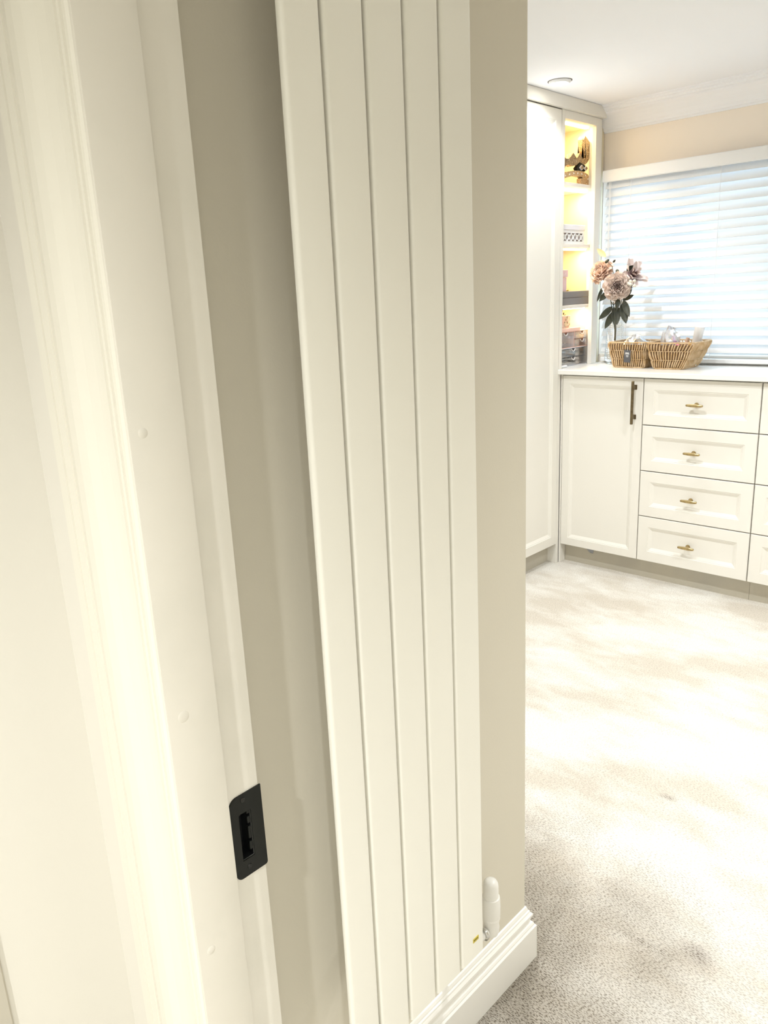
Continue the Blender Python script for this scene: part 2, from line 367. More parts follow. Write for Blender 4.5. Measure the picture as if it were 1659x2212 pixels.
# left lining: stop (proud) and rebate with a pocket for the keep
SL = (0.4475, 0.4655, 0.681, 0.7475)      # pocket y0,y1,z0,z1
obj('lining', boxes((-0.735, -0.712, 0.366, SL[0], 0, 2.03), (-0.735, -0.712, SL[1], 0.481, 0, 2.03),
                    (-0.735, -0.712, SL[0], SL[1], 0, SL[2]), (-0.735, -0.712, SL[0], SL[1], SL[3], 2.03)), M['jamb'], door)
obj('door_stop', box(bmesh.new(), -0.7121, -0.7005, 0.3661, 0.4305, 0, 2.018, bev=0.0012, seg=2), M['jamb'], door, True)
obj('lining', boxes((0.125, 0.155, 0.366, 0.481, 0, 2.03)), M['jamb'], door)
obj('door_stop', boxes((0.113, 0.125, 0.3661, 0.4305, 0, 2.018)), M['jamb'], door)
obj('head_lining', boxes((-0.712, 0.125, 0.366, 0.481, 2.0, 2.03)), M['jamb'], door)
# filled screw holes on the stop face
for i, (y, z, r) in enumerate(((0.3815, 1.232, 0.0045), (0.386, 0.915, 0.006), (0.383, 0.60, 0.005))):
    bm = bmesh.new(); lathe(bm, [(0, 0.0009), (r*0.55, 0.0007), (r, 0.0004), (r*1.2, 0.0)], 14, (-0.7005, y, z), 'x')
    obj('filled_screw_hole', bm, M['jamb'], door, True)
# keep plate: outline with two big rounded corners towards the stop
def arc(cx, cy, r, a0, a1, n): return [(cx+r*math.cos(math.radians(a0+(a1-a0)*i/n)), cy+r*math.sin(math.radians(a0+(a1-a0)*i/n))) for i in range(n+1)]
ko = [(0.4835, 0.7735)]+arc(0.4475, 0.7615, 0.0115, 90, 180, 8)+arc(0.4455, 0.6665, 0.0095, 180, 270, 8)+arc(0.4800, 0.6605, 0.0035, 270, 360, 4)
ki = [(SL[1], SL[3]), (SL[0]+0.002, SL[3]), (SL[0], SL[3]-0.002), (SL[0], SL[2]), (SL[1], SL[2])]
bm = bmesh.new()
kx0, kx1 = -0.7119, -0.7100
vo = [bm.verts.new((kx1, y, z)) for y, z in ko]; vi = [bm.verts.new((kx1, y, z)) for y, z in ki]
eds = [bm.edges.new((vo[i], vo[(i+1) % len(vo)])) for i in range(len(vo))]+[bm.edges.new((vi[i], vi[(i+1) % len(vi)])) for i in range(len(vi))]
bmesh.ops.triangle_fill(bm, use_beauty=True, edges=eds)
fs = [f for f in bm.faces]
g = bmesh.ops.extrude_face_region(bm, geom=fs)
bmesh.ops.translate(bm, verts=[v for v in g['geom'] if isinstance(v, bmesh.types.BMVert)], vec=(kx0-kx1, 0, 0))
keep = obj('strike_plate', bm, M['black'], door); keep['label'] = 'black metal strike plate with rounded corners'
bm = bmesh.new()
box(bm, -0.734, -0.7325, SL[0], SL[1], SL[2], SL[3]); box(bm, -0.7325, -0.7121, SL[0], SL[0]+0.001, SL[2], SL[3]); box(bm, -0.7325, -0.7121, SL[1]-0.001, SL[1], SL[2], SL[3])
box(bm, -0.7325, -0.7121, SL[0], SL[1], SL[2], SL[2]+0.001); box(bm, -0.7325, -0.7121, SL[0], SL[1], SL[3]-0.001, SL[3])
obj('keep_box', bm, M['pit'], keep)
bm = bmesh.new()
for z0, z1 in ((0.742, 0.7465), (0.728, 0.7375), (0.706, 0.7235), (0.690, 0.7015)):
    box(bm, -0.7160, -0.7112, SL[1]-0.0050, SL[1]-0.0012, z0, z1, bev=0.0006)
obj('adjuster_tab', bm, M['black'], keep)
for y, z in ((0.4555, 0.7655), (0.4560, 0.6695)):
    bm = bmesh.new(); lathe(bm, [(0, 0.0004), (0.0012, 0.0003), (0.0016, 0.0009), (0.0030, 0.0008), (0.0034, 0.0)], 14, (kx1, y, z), 'x')
    obj('screw', bm, M['steel'], keep, True)
# another door casing further back on the hall side wall (only its edge shows)
casing = empty('door_2'); casing['kind'] = 'structure'
obj('architrave', boxes((-0.944, -0.938, 0.12, 0.2175, 0, 2.1), bev=0.002), M['plinth'], casing)
obj('door_leaf', boxes((-0.944, -0.941, -0.66, 0.12, 0.005, 2.03)), M['gloss'], casing)

# ------------------------------------------------------------------ radiator
rad = empty('radiator', (-0.66, 0.70, 0.28), 0, 'tall cream vertical panel radiator hung on the beige wall', 'radiator')
RX = -0.6405; PITCH = 0.0619; Y0 = 0.5412; RZ0, RZ1 = 0.293, 2.06
RO = Vector((-0.66, 0.70, 0.28))
def radpart(name, bm, m, smooth=False, parent=rad):
    bmesh.ops.translate(bm, verts=bm.verts, vec=-RO); return obj(name, bm, m, parent, smooth)
p0 = None
for i in range(5):
    a = Y0+i*PITCH+(0.0075 if i == 0 else 0.0); b = Y0+(i+1)*PITCH-0.0040
    bm = bmesh.new()
    # flattened oval tube section
    t = 0.0115; r = 0.0048
    sec = arc(RX-r, b-r, r, 0, 90, 5)+arc(RX-t+r*0.9, b-r*0.9, r*0.9, 90, 180, 3)+arc(RX-t+r*0.9, a+r*0.9, r*0.9, 180, 270, 3)+arc(RX-r, a+r, r, 270, 360, 5)
    prism(bm, sec, 2, RZ0, RZ1)
    es = [e for e in bm.edges if abs(e.verts[0].co.z-e.verts[1].co.z) < 1e-6 and len(e.link_faces) == 2 and any(abs(f.normal.z) < 0.5 for f in e.link_faces) and e.calc_face_angle(0) > 1.0]
    pn = radpart('panel', bm, M['radi'], True)
# header tubes behind
for z in (0.335, 1.62, 1.98):
    radpart('header_tube', boxes((RX-0.030, RX-0.0118, Y0+0.045, Y0+5*PITCH-0.006, z-0.014, z+0.014), bev=0.003), M['radi'], True)
for y in (Y0+0.16, Y0+0.25):
    for z in (0.46, 1.85):
        radpart('wall_bracket', boxes((XW+0.0005, RX-0.0118, y-0.012, y+0.012, z-0.02, z+0.02)), M['radi'])
bd = radpart('badge', boxes((RX-0.0004, RX+0.0008, 0.8175, 0.8315, 0.3245, 0.3320)), M['goldbadge']); bd['label'] = 'tiny gold maker badge'
bm = bmesh.new()
x = 0.8188
for w in (0.0012, 0.0007, 0.0012, 0.0006, 0.0013, 0.0007, 0.0011, 0.0009):
    box(bm, RX+0.0007, RX+0.0009, x, x+w, 0.3275, 0.3275+random.choice((0.0020, 0.0026))); x += w+0.0004
radpart('badge_lettering', bm, M['ink'], parent=bd)
bd.matrix_parent_inverse = Matrix.Identity(4)
# valve
VX, VY = -0.688, 0.9315
bm = bmesh.new(); lathe(bm, [(0, 0.348), (0.006, 0.3475), (0.0105, 0.345), (0.0130, 0.340), (0.0138, 0.334), (0.0138, 0.3125)], 28, (VX, VY, 0))
vcap = radpart('valve_head', bm, M['valve'], True); vcap['label'] = 'white domed valve head'
bm = bmesh.new(); lathe(bm, [(0.0138, 0.3125), (0.0158, 0.3115), (0.0166, 0.306), (0.0170, 0.290), (0.0166, 0.272), (0.0162, 0.2705), (0.0164, 0.2695), (0.0164, 0.267), (0.0156, 0.2665), (0.0150, 0.262),
                              (0.0140, 0.255), (0.0150, 0.247), (0.0140, 0.238), (0.0120, 0.232), (0.0, 0.232)], 28, (VX, VY, 0))
radpart('valve_body', bm, M['valve'], True)
bm = bmesh.new(); tube(bm, [(VX, VY-0.016, 0.246), (VX, VY-0.040, 0.246), (VX+0.01, VY-0.07, 0.26), (RX-0.02, 0.84, 0.30)], 0.008, 12); radpart('valve_tail', bm, M['valve'], True)
bm = bmesh.new(); lathe(bm, [(0.0105, 0), (0.012, 0.001), (0.012, 0.004), (0.0105, 0.005)], 20, (VX, VY-0.021, 0.246), 'y'); radpart('collar', bm, M['chrome'], True)
bm = bmesh.new(); tube(bm, [(VX, VY, 0.24), (VX-0.012, VY-0.004, 0.225), (XW+0.0010, VY-0.004, 0.222)], 0.0065, 12); radpart('pipe', bm, M['valve'], True)

# ------------------------------------------------------------------ panelled fronts
def front_bm(w, h, t=0.020, border=0.049):
    """front face at y=0 looking -Y, lower-left corner at origin"""
    bm = bmesh.new()
    loops = [(0, t), (0, 0.0018), (0.0018, 0), (border-0.001, 0), (border+0.001, 0.0022), (border+0.0042, 0.0022), (border+0.0055, 0.0034), (border+0.017, 0.0088), (border+0.0185, 0.0088)]
    rs = []
    for ins, y in loops:
        rs.append([bm.verts.new((x, y, z)) for x, z in ((ins, ins), (w-ins, ins), (w-ins, h-ins), (ins, h-ins))])
    bm.faces.new(rs[0]); bm.faces.new(rs[-1])
    for a, b in zip(rs, rs[1:]):
        for k in range(4): bm.faces.new((a[k], a[(k+1) % 4], b[(k+1) % 4], b[k]))
    return bm
YF = 3.311; XF = -1.996
def knob_bm():
    bm = bmesh.new()
    # tapered faceted bar, centred at origin, stands 30 mm off the drawer (towards -Y)
    L = 0.036
    prof = [(-L, 0.0035, 0.0045), (-L+0.004, 0.0048, 0.0060), (-0.012, 0.0062, 0.0075), (0.012, 0.0062, 0.0075), (L-0.004, 0.0048, 0.0060), (L, 0.0035, 0.0045)]
    rings = []
    for x, hz, hy in prof:
        rings.append([bm.verts.new((x, -0.026+dy*hy, dz*hz)) for dy, dz in ((-1, -0.35), (-0.55, -1), (0.55, -1), (1, -0.35), (1, 0.35), (0.55, 1), (-0.55, 1), (-1, 0.35))])
    for a, b in zip(rings, rings[1:]):
        for k in range(8): bm.faces.new((a[k], a[(k+1) % 8], b[(k+1) % 8], b[k]))
    bm.faces.new(rings[0]); bm.faces.new(rings[-1])
    lathe(bm, [(0.0, 0.022), (0.0058, 0.022), (0.0052, 0.010), (0.0075, 0.003), (0.0105, 0.002), (0.0105, 0.0), (0, 0)], 14, (0, 0, 0), 'y')
    return bm
ZT = 0.957   # underside of worktop
# splits between the drawers
cuts = [(0.101, 0.3150), (0.3190, 0.5300), (0.5340, 0.7410), (0.7450, 0.9510)]
def drawer_unit(x0, x1, label):
    u = empty('drawer_cabinet', (x0, YF, 0), 0, label, 'cabinet')
    w = x1-x0
    obj('carcass', boxes((0, 0.016, 0.022, 0.385, 0.10, ZT), (w-0.016, w, 0.022, 0.385, 0.10, ZT), (0.016, w-0.016, 0.022, 0.385, 0.10, 0.116), (0.016, w-0.016, 0.370, 0.385, 0.116, ZT)), M['cab'], u)
    bm = boxes((0.016, w-0.016, 0.030, 0.034, 0.116, ZT-0.002)); obj('gap_shade_sheet', bm, M['dark'], u)  # dark sheet stands in for shade in the drawer gaps
    for z0, z1 in cuts:
        d = obj('drawer', front_bm(w-0.004, z1-z0), M['cab'], u, loc=(0.002, 0, z0))
        obj('handle', knob_bm(), M['brass'], d, True, loc=((w-0.004)/2-0.009, 0, (z1-z0)/2-0.001))
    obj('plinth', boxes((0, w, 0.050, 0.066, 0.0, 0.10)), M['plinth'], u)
    return u
bx = empty('base_cabinet', (-1.985, YF, 0), 0, 'low ivory cabinet with one tall panelled door and long bronze bar handle', 'cabinet')
w = 1.985-1.5735
obj('carcass', boxes((0.0, 0.016, 0.022, 0.385, 0.10, ZT), (w-0.016, w, 0.022, 0.385, 0.10, ZT), (0.016, w-0.016, 0.022, 0.385, 0.10, 0.116), (0.016, w-0.016, 0.370, 0.385, 0.116, ZT)), M['cab'], bx)
obj('gap_shade_sheet', boxes((0.016, w-0.016, 0.030, 0.034, 0.116, ZT-0.002)), M['dark'], bx)  # dark sheet stands in for shade behind the door
dr = obj('door', front_bm(w-0.003, 0.8505, border=0.040), M['cab'], bx, loc=(0.001, 0, 0.101))
bm = bmesh.new(); hx = 1.985-1.612
box(bm, hx-0.0055, hx+0.0055, -0.034, -0.023, 0.746-0.101, 0.941-0.101, bev=0.0018)
for z in (0.777, 0.911):
    box(bm, hx-0.0045, hx+0.0045, -0.024, -0.001, z-0.101-0.008, z-0.101+0.008, bev=0.001)
    box(bm, hx-0.0075, hx+0.0075, -0.003, 0.0005, z-0.101-0.011, z-0.101+0.011, bev=0.001)
obj('handle', bm, M['bronze'], dr)['label'] = 'long dark bronze bar handle'
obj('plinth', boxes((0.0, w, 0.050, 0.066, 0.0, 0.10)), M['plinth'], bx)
drawer_unit(-1.5735, -1.0705, 'ivory four-drawer cabinet with brass knobs, between the door cabinet and the picture edge')
drawer_unit(-1.0695, -0.5665, 'ivory drawer cabinet cut off by the right picture edge')
# scraps caught above the plinth
bm = bmesh.new(); prism(bm, [(-1.875, 0.099), (-1.820, 0.099), (-1.822, 0.082), (-1.826, 0.064), (-1.836, 0.070), (-1.846, 0.068), (-1.852, 0.078), (-1.866, 0.086)], 1, 3.3575, 3.3590)
tag(obj('film_scrap', bm, M['scrapg']), 'torn grey scrap hanging on the plinth under the door cabinet', 'scrap')
bm = bmesh.new(); prism(bm, [(-1.752, 0.099), (-1.712, 0.099), (-1.722, 0.090), (-1.738, 0.093)], 1, 3.3575, 3.3590)
tag(obj('red_scrap', bm, M['scrapr']), 'tiny red scrap peeking out above the plinth', 'scrap')
# corner filler post standing where both runs meet
tag(obj('corner_post', boxes((-1.996, -1.9865, YF+0.002, YF+0.055, 0, ZT), (-2.06, -1.996, YF-0.021, YF-0.001, 0.0, ZT), bev=0.001), M['cab']), 'slim ivory filler post in the corner between tall and low cabinets', 'post')
# worktop
WT = 0.980
tag(obj('worktop', boxes((-2.33, -0.55, YF-0.026, YW-0.001, ZT+0.0005, WT), bev=0.0022), M['top']), 'long white worktop over the drawers under the window', 'worktop')

# ------------------------------------------------------------------ tall wardrobe
wd = empty('wardrobe', (XF, 2.80, 0), 0, 'tall ivory panelled wardrobe standing left of the lit shelves', 'wardrobe')
def wpart(name, bm, m, parent=wd, smooth=False):
    bmesh.ops.translate(bm, verts=bm.verts, vec=(-XF, -2.80, 0)); return obj(name, bm, m, parent, smooth)
wpart('carcass', boxes((-2.60, XF-0.024, 2.20, 3.287, 0.10, 2.15)), M['cab'])
for (a, b) in ((2.7425, 3.2885), (2.2005, 2.7395)):
    o = obj('door', front_bm(b-a, 2.0125, border=0.048), M['cab'], wd, loc=(0, a-2.80, 0.102), rot=(0, 0, PI/2))
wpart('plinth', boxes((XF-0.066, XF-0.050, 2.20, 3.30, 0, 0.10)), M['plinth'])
# upright post between wardrobe and shelves, above the worktop
wpart('end_post', boxes((XF-0.022, XF, 3.2915, 3.3165, WT, 2.118)), M['cab'])

# fascia board running over wardrobe and shelves
fb = bmesh.new(); box(fb, XF-0.004, XF+0.020, 2.20, 3.60, 2.118, ZC-0.0015)
prism(fb, [(3.60, ZC-0.0015), (3.617, ZC-0.0015), (3.622, 2.158), (3.640, 2.142), (3.652, 2.134), (3.656, 2.118), (3.60, 2.118)], 0, XF-0.004, XF+0.020)
tag(obj('fascia_board', fb, M['cab']), 'long ivory fascia board between wardrobe top and ceiling', 'fascia')

# ------------------------------------------------------------------ lit open shelves
su = empty('shelf_unit', (XF, 3.48, WT), 0, 'open warmly lit display shelves beside the window blind', 'shelves')
def spart(name, bm, m, parent=su, smooth=False):
    bmesh.ops.translate(bm, verts=bm.verts, vec=(-XF, -3.48, -WT)); return obj(name, bm, m, parent, smooth)
SI0, SI1 = 3.312, 3.700
spart('back_panel', boxes((-2.325, -2.315, SI0, SI1, WT, 2.118)), M['niche'])
spart('side_panel', boxes((-2.315, XF-0.022, 3.294, SI0, WT, 2.118)), M['niche'])
spart('side_panel', boxes((-2.315, XF-0.026, SI1, 3.717, WT, 2.118)), M['niche'])
spart('top_panel', boxes((-2.315, XF-0.022, SI0, SI1, 2.100, 2.118)), M['niche'])
spart('stile', boxes((XF-0.021, XF, 3.595, 3.648, WT+0.0005, 2.117), bev=0.001), M['cab'])
spart('scribe_strip', boxes((XF-0.060, XF-0.027, 3.64, 3.717, WT+0.0005, 2.118)), M['cab'])
spart('top_rail', boxes((XF-0.021, XF, 3.3170, 3.5945, 2.083, 2.117)), M['cab'])
for zt, zb in ((1.826, 1.810), (1.556, 1.540), (1.275, 1.259)):
    sh = spart('shelf', boxes((-2.315, XF-0.024, SI0+0.0005, SI1-0.0005, zb, zt), bev=0.001), M['shelfwood'])
for zb in (2.100, 1.810, 1.540, 1.259):
    spart('led_strip', boxes((-2.105, -2.085, SI0+0.01, SI1-0.02, zb-0.006, zb-0.0005)), M['led'])
    area('shelf_lamp', (-2.095, 3.56, zb-0.009), (0, 0, 0), 0.02, 0.22, 0.85, (1.0, 0.76, 0.44))

# -- calligraphy ornament on the top shelf
orn = empty('calligraphy_ornament', (-2.06, 3.50, 1.826), 0, 'gold glitter calligraphy ornament standing on the top lit shelf', 'ornament')
def opart(name, bm, m, parent=orn, smooth=False):
    bmesh.ops.translate(bm, verts=bm.verts, vec=(2.06, -3.50, -1.826)); return obj(name, bm, m, parent, smooth)
A = [(3.6057, 2.0512), (3.6518, 2.0257), (3.6429, 2.0175), (3.6493, 1.9959), (3.6544, 1.974), (3.6498, 1.9587), (3.6386, 1.9416), (3.6194, 1.9276), (3.5934, 1.9193), (3.5749, 1.924), (3.5616, 1.9315), (3.5489, 1.9256), (3.5313, 1.9156), (3.506, 1.9099), (3.4857, 1.912), (3.4731, 1.9146), (3.4507, 1.9104), (3.4311, 1.9052), (3.4241, 1.8915), (3.4157, 1.8836), (3.3735, 1.8685), (3.3444, 1.8735), (3.3433, 1.9207), (3.3785, 1.9474), (3.4151, 1.9434), (3.435, 1.9368), (3.4523, 1.9364), (3.4696, 1.9421), (3.4842, 1.953), (3.5014, 1.9666), (3.5118, 1.959), (3.5198, 1.9476), (3.5302, 1.9448), (3.5452, 1.9546), (3.5599, 1.9706), (3.5705, 1.9666), (3.5762, 1.9549), (3.5921, 1.9476), (3.6052, 1.9487), (3.6154, 1.9557), (3.6119, 1.974), (3.6058, 1.9919), (3.6008, 2.0159), (3.596, 2.035)]
bm = bmesh.new(); prism(bm, A, 0, -2.072, -2.060); opart('letter_stroke', bm, M['glitdark'])
bm = bmesh.new(); prism(bm, [(y-0.0005, z-0.0003) for y, z in A], 0, -2.094, -2.0722); opart('letter_backing', bm, M['glit'])
B = [(3.345, 1.8498), (3.3809, 1.8631), (3.4149, 1.8715), (3.4542, 1.8817), (3.5043, 1.8891), (3.5555, 1.8917), (3.5948, 1.8896), (3.6296, 1.8809), (3.649, 1.8659), (3.647, 1.8532), (3.640, 1.8275), (3.5783, 1.8265), (3.5649, 1.8399), (3.5645, 1.8586), (3.5854, 1.8618), (3.5696, 1.8657), (3.5306, 1.8669), (3.4925, 1.865), (3.455, 1.8575), (3.4156, 1.8487), (3.3815, 1.8403), (3.3456, 1.8283)]
bm = bmesh.new(); prism(bm, B, 0, -2.078, -2.056); opart('letter_bowl', bm, M['glit'])
bm = bmesh.new()
for y, z in ((3.425, 1.861), (3.462, 1.869), (3.50, 1.8765), (3.535, 1.879), (3.572, 1.879), (3.607, 1.875), (3.632, 1.860)):
    lathe(bm, [(0, 0.0025), (0.003, 0.0015), (0.0042, 0)], 8, (-2.056, y, z), 'x'); opart('crystal', bm, M['white']); bm = bmesh.new()
bm.free()
bm = bmesh.new()
for i in range(46):
    y, z = random.choice([(random.uniform(3.604, 3.642), random.uniform(1.95, 2.03)), (random.uniform(3.44, 3.62), random.uniform(1.922, 1.938))])
    lathe(bm, [(0, 0.0015), (0.0015, 0)], 6, (-2.060, y, z), 'x')
opart('sparkle_stone', bm, M['berry'])['kind'] = 'stuff'
C = [(3.5591, 1.9289), (3.6066, 1.9191), (3.623, 1.9079), (3.6051, 1.8925), (3.5684, 1.8915), (3.5374, 1.8915), (3.5268, 1.9018), (3.5417, 1.914)]
bm = bmesh.new(); prism(bm, C, 0, -2.076, -2.058); opart('dark_diamond_base', bm, M['black'])
for D in ([(3.5674, 1.9185), (3.5848, 1.9075), (3.5684, 1.8945), (3.5498, 1.9048)], [(3.608, 1.9167), (3.623, 1.9073), (3.609, 1.8956), (3.5914, 1.9049)]):
    bm = bmesh.new(); prism(bm, D, 0, -2.058, -2.052)
    cy = sum(p[0] for p in D)/4; cz = sum(p[1] for p in D)/4
    opart('diamond_rim', bm, M['boxwhite'])
    bm = bmesh.new(); prism(bm, [(cy+(y-cy)*0.68, cz+(z-cz)*0.68) for y, z in D], 0, -2.053, -2.0505); opart('diamond_centre', bm, M['glitdark'])

# -- white fretwork box on the second shelf
fx = empty('fretwork_box', (-2.05, 3.47, 1.556), 0, 'small white lidded box with carved fretwork front on a lit shelf', 'box')
def fpart(name, bm, m, parent=fx, smooth=False, o=(-2.05, 3.47, 1.556)):
    bmesh.ops.translate(bm, verts=bm.verts, vec=(-o[0], -o[1], -o[2])); return obj(name, bm, m, parent, smooth)
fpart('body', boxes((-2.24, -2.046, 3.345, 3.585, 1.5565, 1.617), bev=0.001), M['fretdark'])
fpart('lid', boxes((-2.243, -2.038, 3.342, 3.588, 1.622, 1.645), bev=0.0015), M['boxwhite'])
bm = boxes((-2.046, -2.041, 3.345, 3.585, 1.5565, 1.571), (-2.046, -2.041, 3.345, 3.585, 1.608, 1.6215), (-2.046, -2.041, 3.574, 3.585, 1.571, 1.608), (-2.046, -2.041, 3.345, 3.352, 1.571, 1.608))
for i in range(6):
    cy = 3.37+i*0.037
    for s in (-1, 1):
        tube(bm, [(-2.0435, cy+s*0.018, 1.571), (-2.0435, cy+s*0.008, 1.580), (-2.0435, cy+s*0.005, 1.590), (-2.0435, cy+s*0.012, 1.600), (-2.0435, cy+s*0.019, 1.608)], 0.0030, 5)
    tube(bm, [(-2.0435, cy+0.008*math.cos(a*PI/4), 1.590+0.009*math.sin(a*PI/4)) for a in range(8)], 0.0022, 5, closed=True)
fpart('fretwork', bm, M['white'])

# -- gray box, pink box, small gold piece on the third shelf
gx = empty('grey_box', (-2.05, 3.50, 1.275), 0, 'flat dark grey two-tier jewellery box on the lit shelf', 'box')
for z0, z1 in ((1.2755, 1.3085), (1.3095, 1.3400)):
    bm = boxes((-2.25, -2.040, 3.345, 3.640, z0, z1), bev=0.0018); bmesh.ops.translate(bm, verts=bm.verts, vec=(2.05, -3.50, -1.275)); obj('tier', bm, M['boxgrey'], gx)
px = empty('pink_box', (-2.10, 3.44, 1.3405), 0, 'pale pink lidded box standing on the grey jewellery box', 'box')
bm = boxes((-0.05, 0.048, -0.085, 0.005, 0, 0.064), bev=0.002); obj('body', bm, M['boxpink'], px)
bm = boxes((-0.054, 0.052, -0.089, 0.010, 0.065, 0.100), bev=0.002); obj('lid', bm, M['boxpink'], px)
bm = bmesh.new(); tube(bm, [(0.053, -0.030+0.010*math.cos(a), 0.085+0.010*math.sin(a)) for a in [PI+i*PI/6 for i in range(7)]], 0.0008, 5); obj('ribbon_loop', bm, M['white'], px)
bm = bmesh.new(); lathe(bm, [(0, 0), (0.006, 0), (0.0095, 0.002), (0.011, 0.005), (0.009, 0.0075), (0.004, 0.0085), (0, 0.009)], 16, (-2.075, 3.485, 1.3405))
tag(obj('gold_trinket', bm, M['goldsm'], smooth=True), 'small round gold trinket on the grey box beside the pink box', 'trinket')

# -- acrylic organiser on the worktop
oy0, oy1, ox1, ox0 = 3.340, 3.650, -2.040, -2.22
OZ = WT+0.0005
org = empty('acrylic_organiser', (-2.05, 3.50, WT), 0, 'clear acrylic drawer organiser full of trinkets on the worktop', 'organiser')
def gpart(name, bm, m, parent=org, smooth=False):
    bmesh.ops.translate(bm, verts=bm.verts, vec=(2.05, -3.50, -WT)); return obj(name, bm, m, parent, smooth)
gpart('lower_case', boxes((ox0, ox1, oy0, oy1, OZ, OZ+0.003), (ox0, ox1, oy0, oy1, 1.066, 1.069), (ox0, ox0+0.003, oy0, oy1, OZ+0.003, 1.066), (ox0+0.003, ox1, oy1-0.003, oy1, OZ+0.003, 1.066), (ox0+0.003, ox1, oy0, oy0+0.003, OZ+0.003, 1.066)), M['boxwhite'])
gpart('upper_case', boxes((ox0, ox1, oy0, oy1, 1.0692, 1.072), (ox0, ox1, oy0, oy1, 1.146, 1.149), (ox0, ox0+0.003, oy0, oy1, 1.072, 1.146), (ox0+0.003, ox1, oy1-0.003, oy1, 1.072, 1.146), (ox0+0.003, ox1, 3.502, 3.506, 1.072, 1.146)), M['pinktray'])
def notch_front(y0, y1, z0, z1, m):
    bm = bmesh.new(); c = (y0+y1)/2
    prism(bm, [(y0, z0), (y1, z0), (y1, z1), (c+0.017, z1), (c+0.010, z1-0.010), (c, z1-0.014), (c-0.010, z1-0.010), (c-0.017, z1), (y0, z1)], 0, ox1-0.001, ox1+0.002)
    d = gpart('drawer_front', bm, m)
    bm = bmesh.new(); tube(bm, [(ox1+0.0025, c-0.017, z1), (ox1+0.0025, c-0.010, z1-0.010), (ox1+0.0025, c, z1-0.014), (ox1+0.0025, c+0.010, z1-0.010), (ox1+0.0025, c+0.017, z1)], 0.0016, 5); gpart('notch_edge', bm, M['white'], d)
for (a, b, c, d) in ((oy0+0.004, oy1-0.004, OZ+0.004, 1.022), (oy0+0.004, oy1-0.004, 1.026, 1.064), (3.344, 3.500, 1.074, 1.144), (3.508, 3.646, 1.074, 1.107), (3.508, 3.646, 1.111, 1.144)):
    notch_front(a, b, c, d, M['acrylic'])
gi = 0
for (a, b, z0, z1, n, ms) in ((oy0+0.01, oy1-0.01, OZ+0.004, 1.020, 22, ('jewel', 'white', 'jewel')), (oy0+0.01, oy1-0.01, 1.028, 1.058, 24, ('jewel', 'jewel', 'boxgrey', 'tan', 'white')),
                          (3.35, 3.495, 1.073, 1.125, 16, ('rosegold', 'pinktray', 'rosegold', 'white')), (3.512, 3.64, 1.073, 1.098, 10, ('jewel', 'rosegold', 'pinktray')), (3.512, 3.64, 1.112, 1.132, 9, ('rosegold', 'jewel', 'pinktray'))):
    for mm in ms:
        bm = bmesh.new()
        for i in range(n//len(ms)+1):
            y = random.uniform(a, b-0.03); z = random.uniform(z0, z1-0.012); l = random.uniform(0.012, 0.03); x = random.uniform(-2.10, -2.052)
            box(bm, x-0.008, x+0.008, y, y+l, z, z+random.uniform(0.006, 0.014), bev=0.002)
        c = gpart('drawer_contents', bm, M[mm]); c['kind'] = 'stuff'
for (a, b, z0, z1, m_) in ((3.344, 3.500, 1.0725, 1.143, 'pinktray'), (3.508, 3.646, 1.0725, 1.143, 'pinktray'), (3.344, 3.646, OZ+0.004, 1.0645, 'jewel')):
    gpart('drawer_fill_panel', boxes((-2.118, -2.115, a, b, z0, z1)), M[m_])  # panels added behind the contents to lighten the dark drawers
# things on top of the organiser
pc = empty('picture_card', (-2.07, 3.40, 1.1495), 0, 'peach picture card with small photos leaning behind the tray on the organiser', 'card')
def ppart(name, bm, m, parent=pc, o=(-2.07, 3.40, 1.1495)):
    bmesh.ops.translate(bm, verts=bm.verts, vec=(-o[0], -o[1], -o[2])); return obj(name, bm, m, parent)
ppart('card', boxes((-2.074, -2.070, 3.345, 3.515, 1.150, 1.224), bev=0.0006), M['rosegold'])
ppart('photo_print', boxes((-2.070, -2.0690, 3.458, 3.508, 1.172, 1.196)), M['photo']); ppart('photo_print', boxes((-2.070, -2.0690, 3.468, 3.508, 1.198, 1.220)), M['photo'])
ppart('pink_patch', boxes((-2.070, -2.0688, 3.40, 3.44, 1.180, 1.206), bev=0.0003), M['boxpink'])
bm = bmesh.new()   # dark script letters 'le.' rising above the card
bw = [[(3.418, 1.222), (3.424, 1.232), (3.432, 1.248), (3.437, 1.262)], [(3.437, 1.262), (3.431, 1.255), (3.426, 1.240), (3.427, 1.230)],
      [(3.440, 1.232), (3.448, 1.236), (3.446, 1.241), (3.441, 1.238), (3.441, 1.231), (3.450, 1.229)], [(3.455, 1.2290), (3.462, 1.2295)]]
for st in bw: tube(bm, [(-2.066, y, z) for y, z in st], 0.0016, 5)
tube(bm, [(-2.066, 3.422, 1.150), (-2.066, 3.422, 1.232)], 0.0008, 5)
tag(obj('script_sign', bm, M['black']), 'small dark script-letter sign standing on the organiser', 'sign')
bm = boxes((-2.065, -2.035, 3.372, 3.555, 1.1495, 1.166), bev=0.002); tag(obj('peach_tray', bm, M['pinktray']), 'flat peach case lying on top of the organiser', 'case')
bm = bmesh.new(); lathe(bm, [(0, 0), (0.010, 0.0), (0.017, 0.003), (0.018, 0.006), (0.010, 0.008), (0.003, 0.010), (0, 0.0125)], 16, (-2.075, 3.590, 1.1495))
tag(obj('gold_dish', bm, M['goldsm'], smooth=True), 'tiny gold dish at the right end of the organiser top', 'dish')
bm = boxes((-2.030, -2.012, 3.30, 3.40, WT+0.0005, 0.992), bev=0.004); tag(obj('white_pouch', bm, M['white']), 'small white packet lying before the organiser', 'packet')

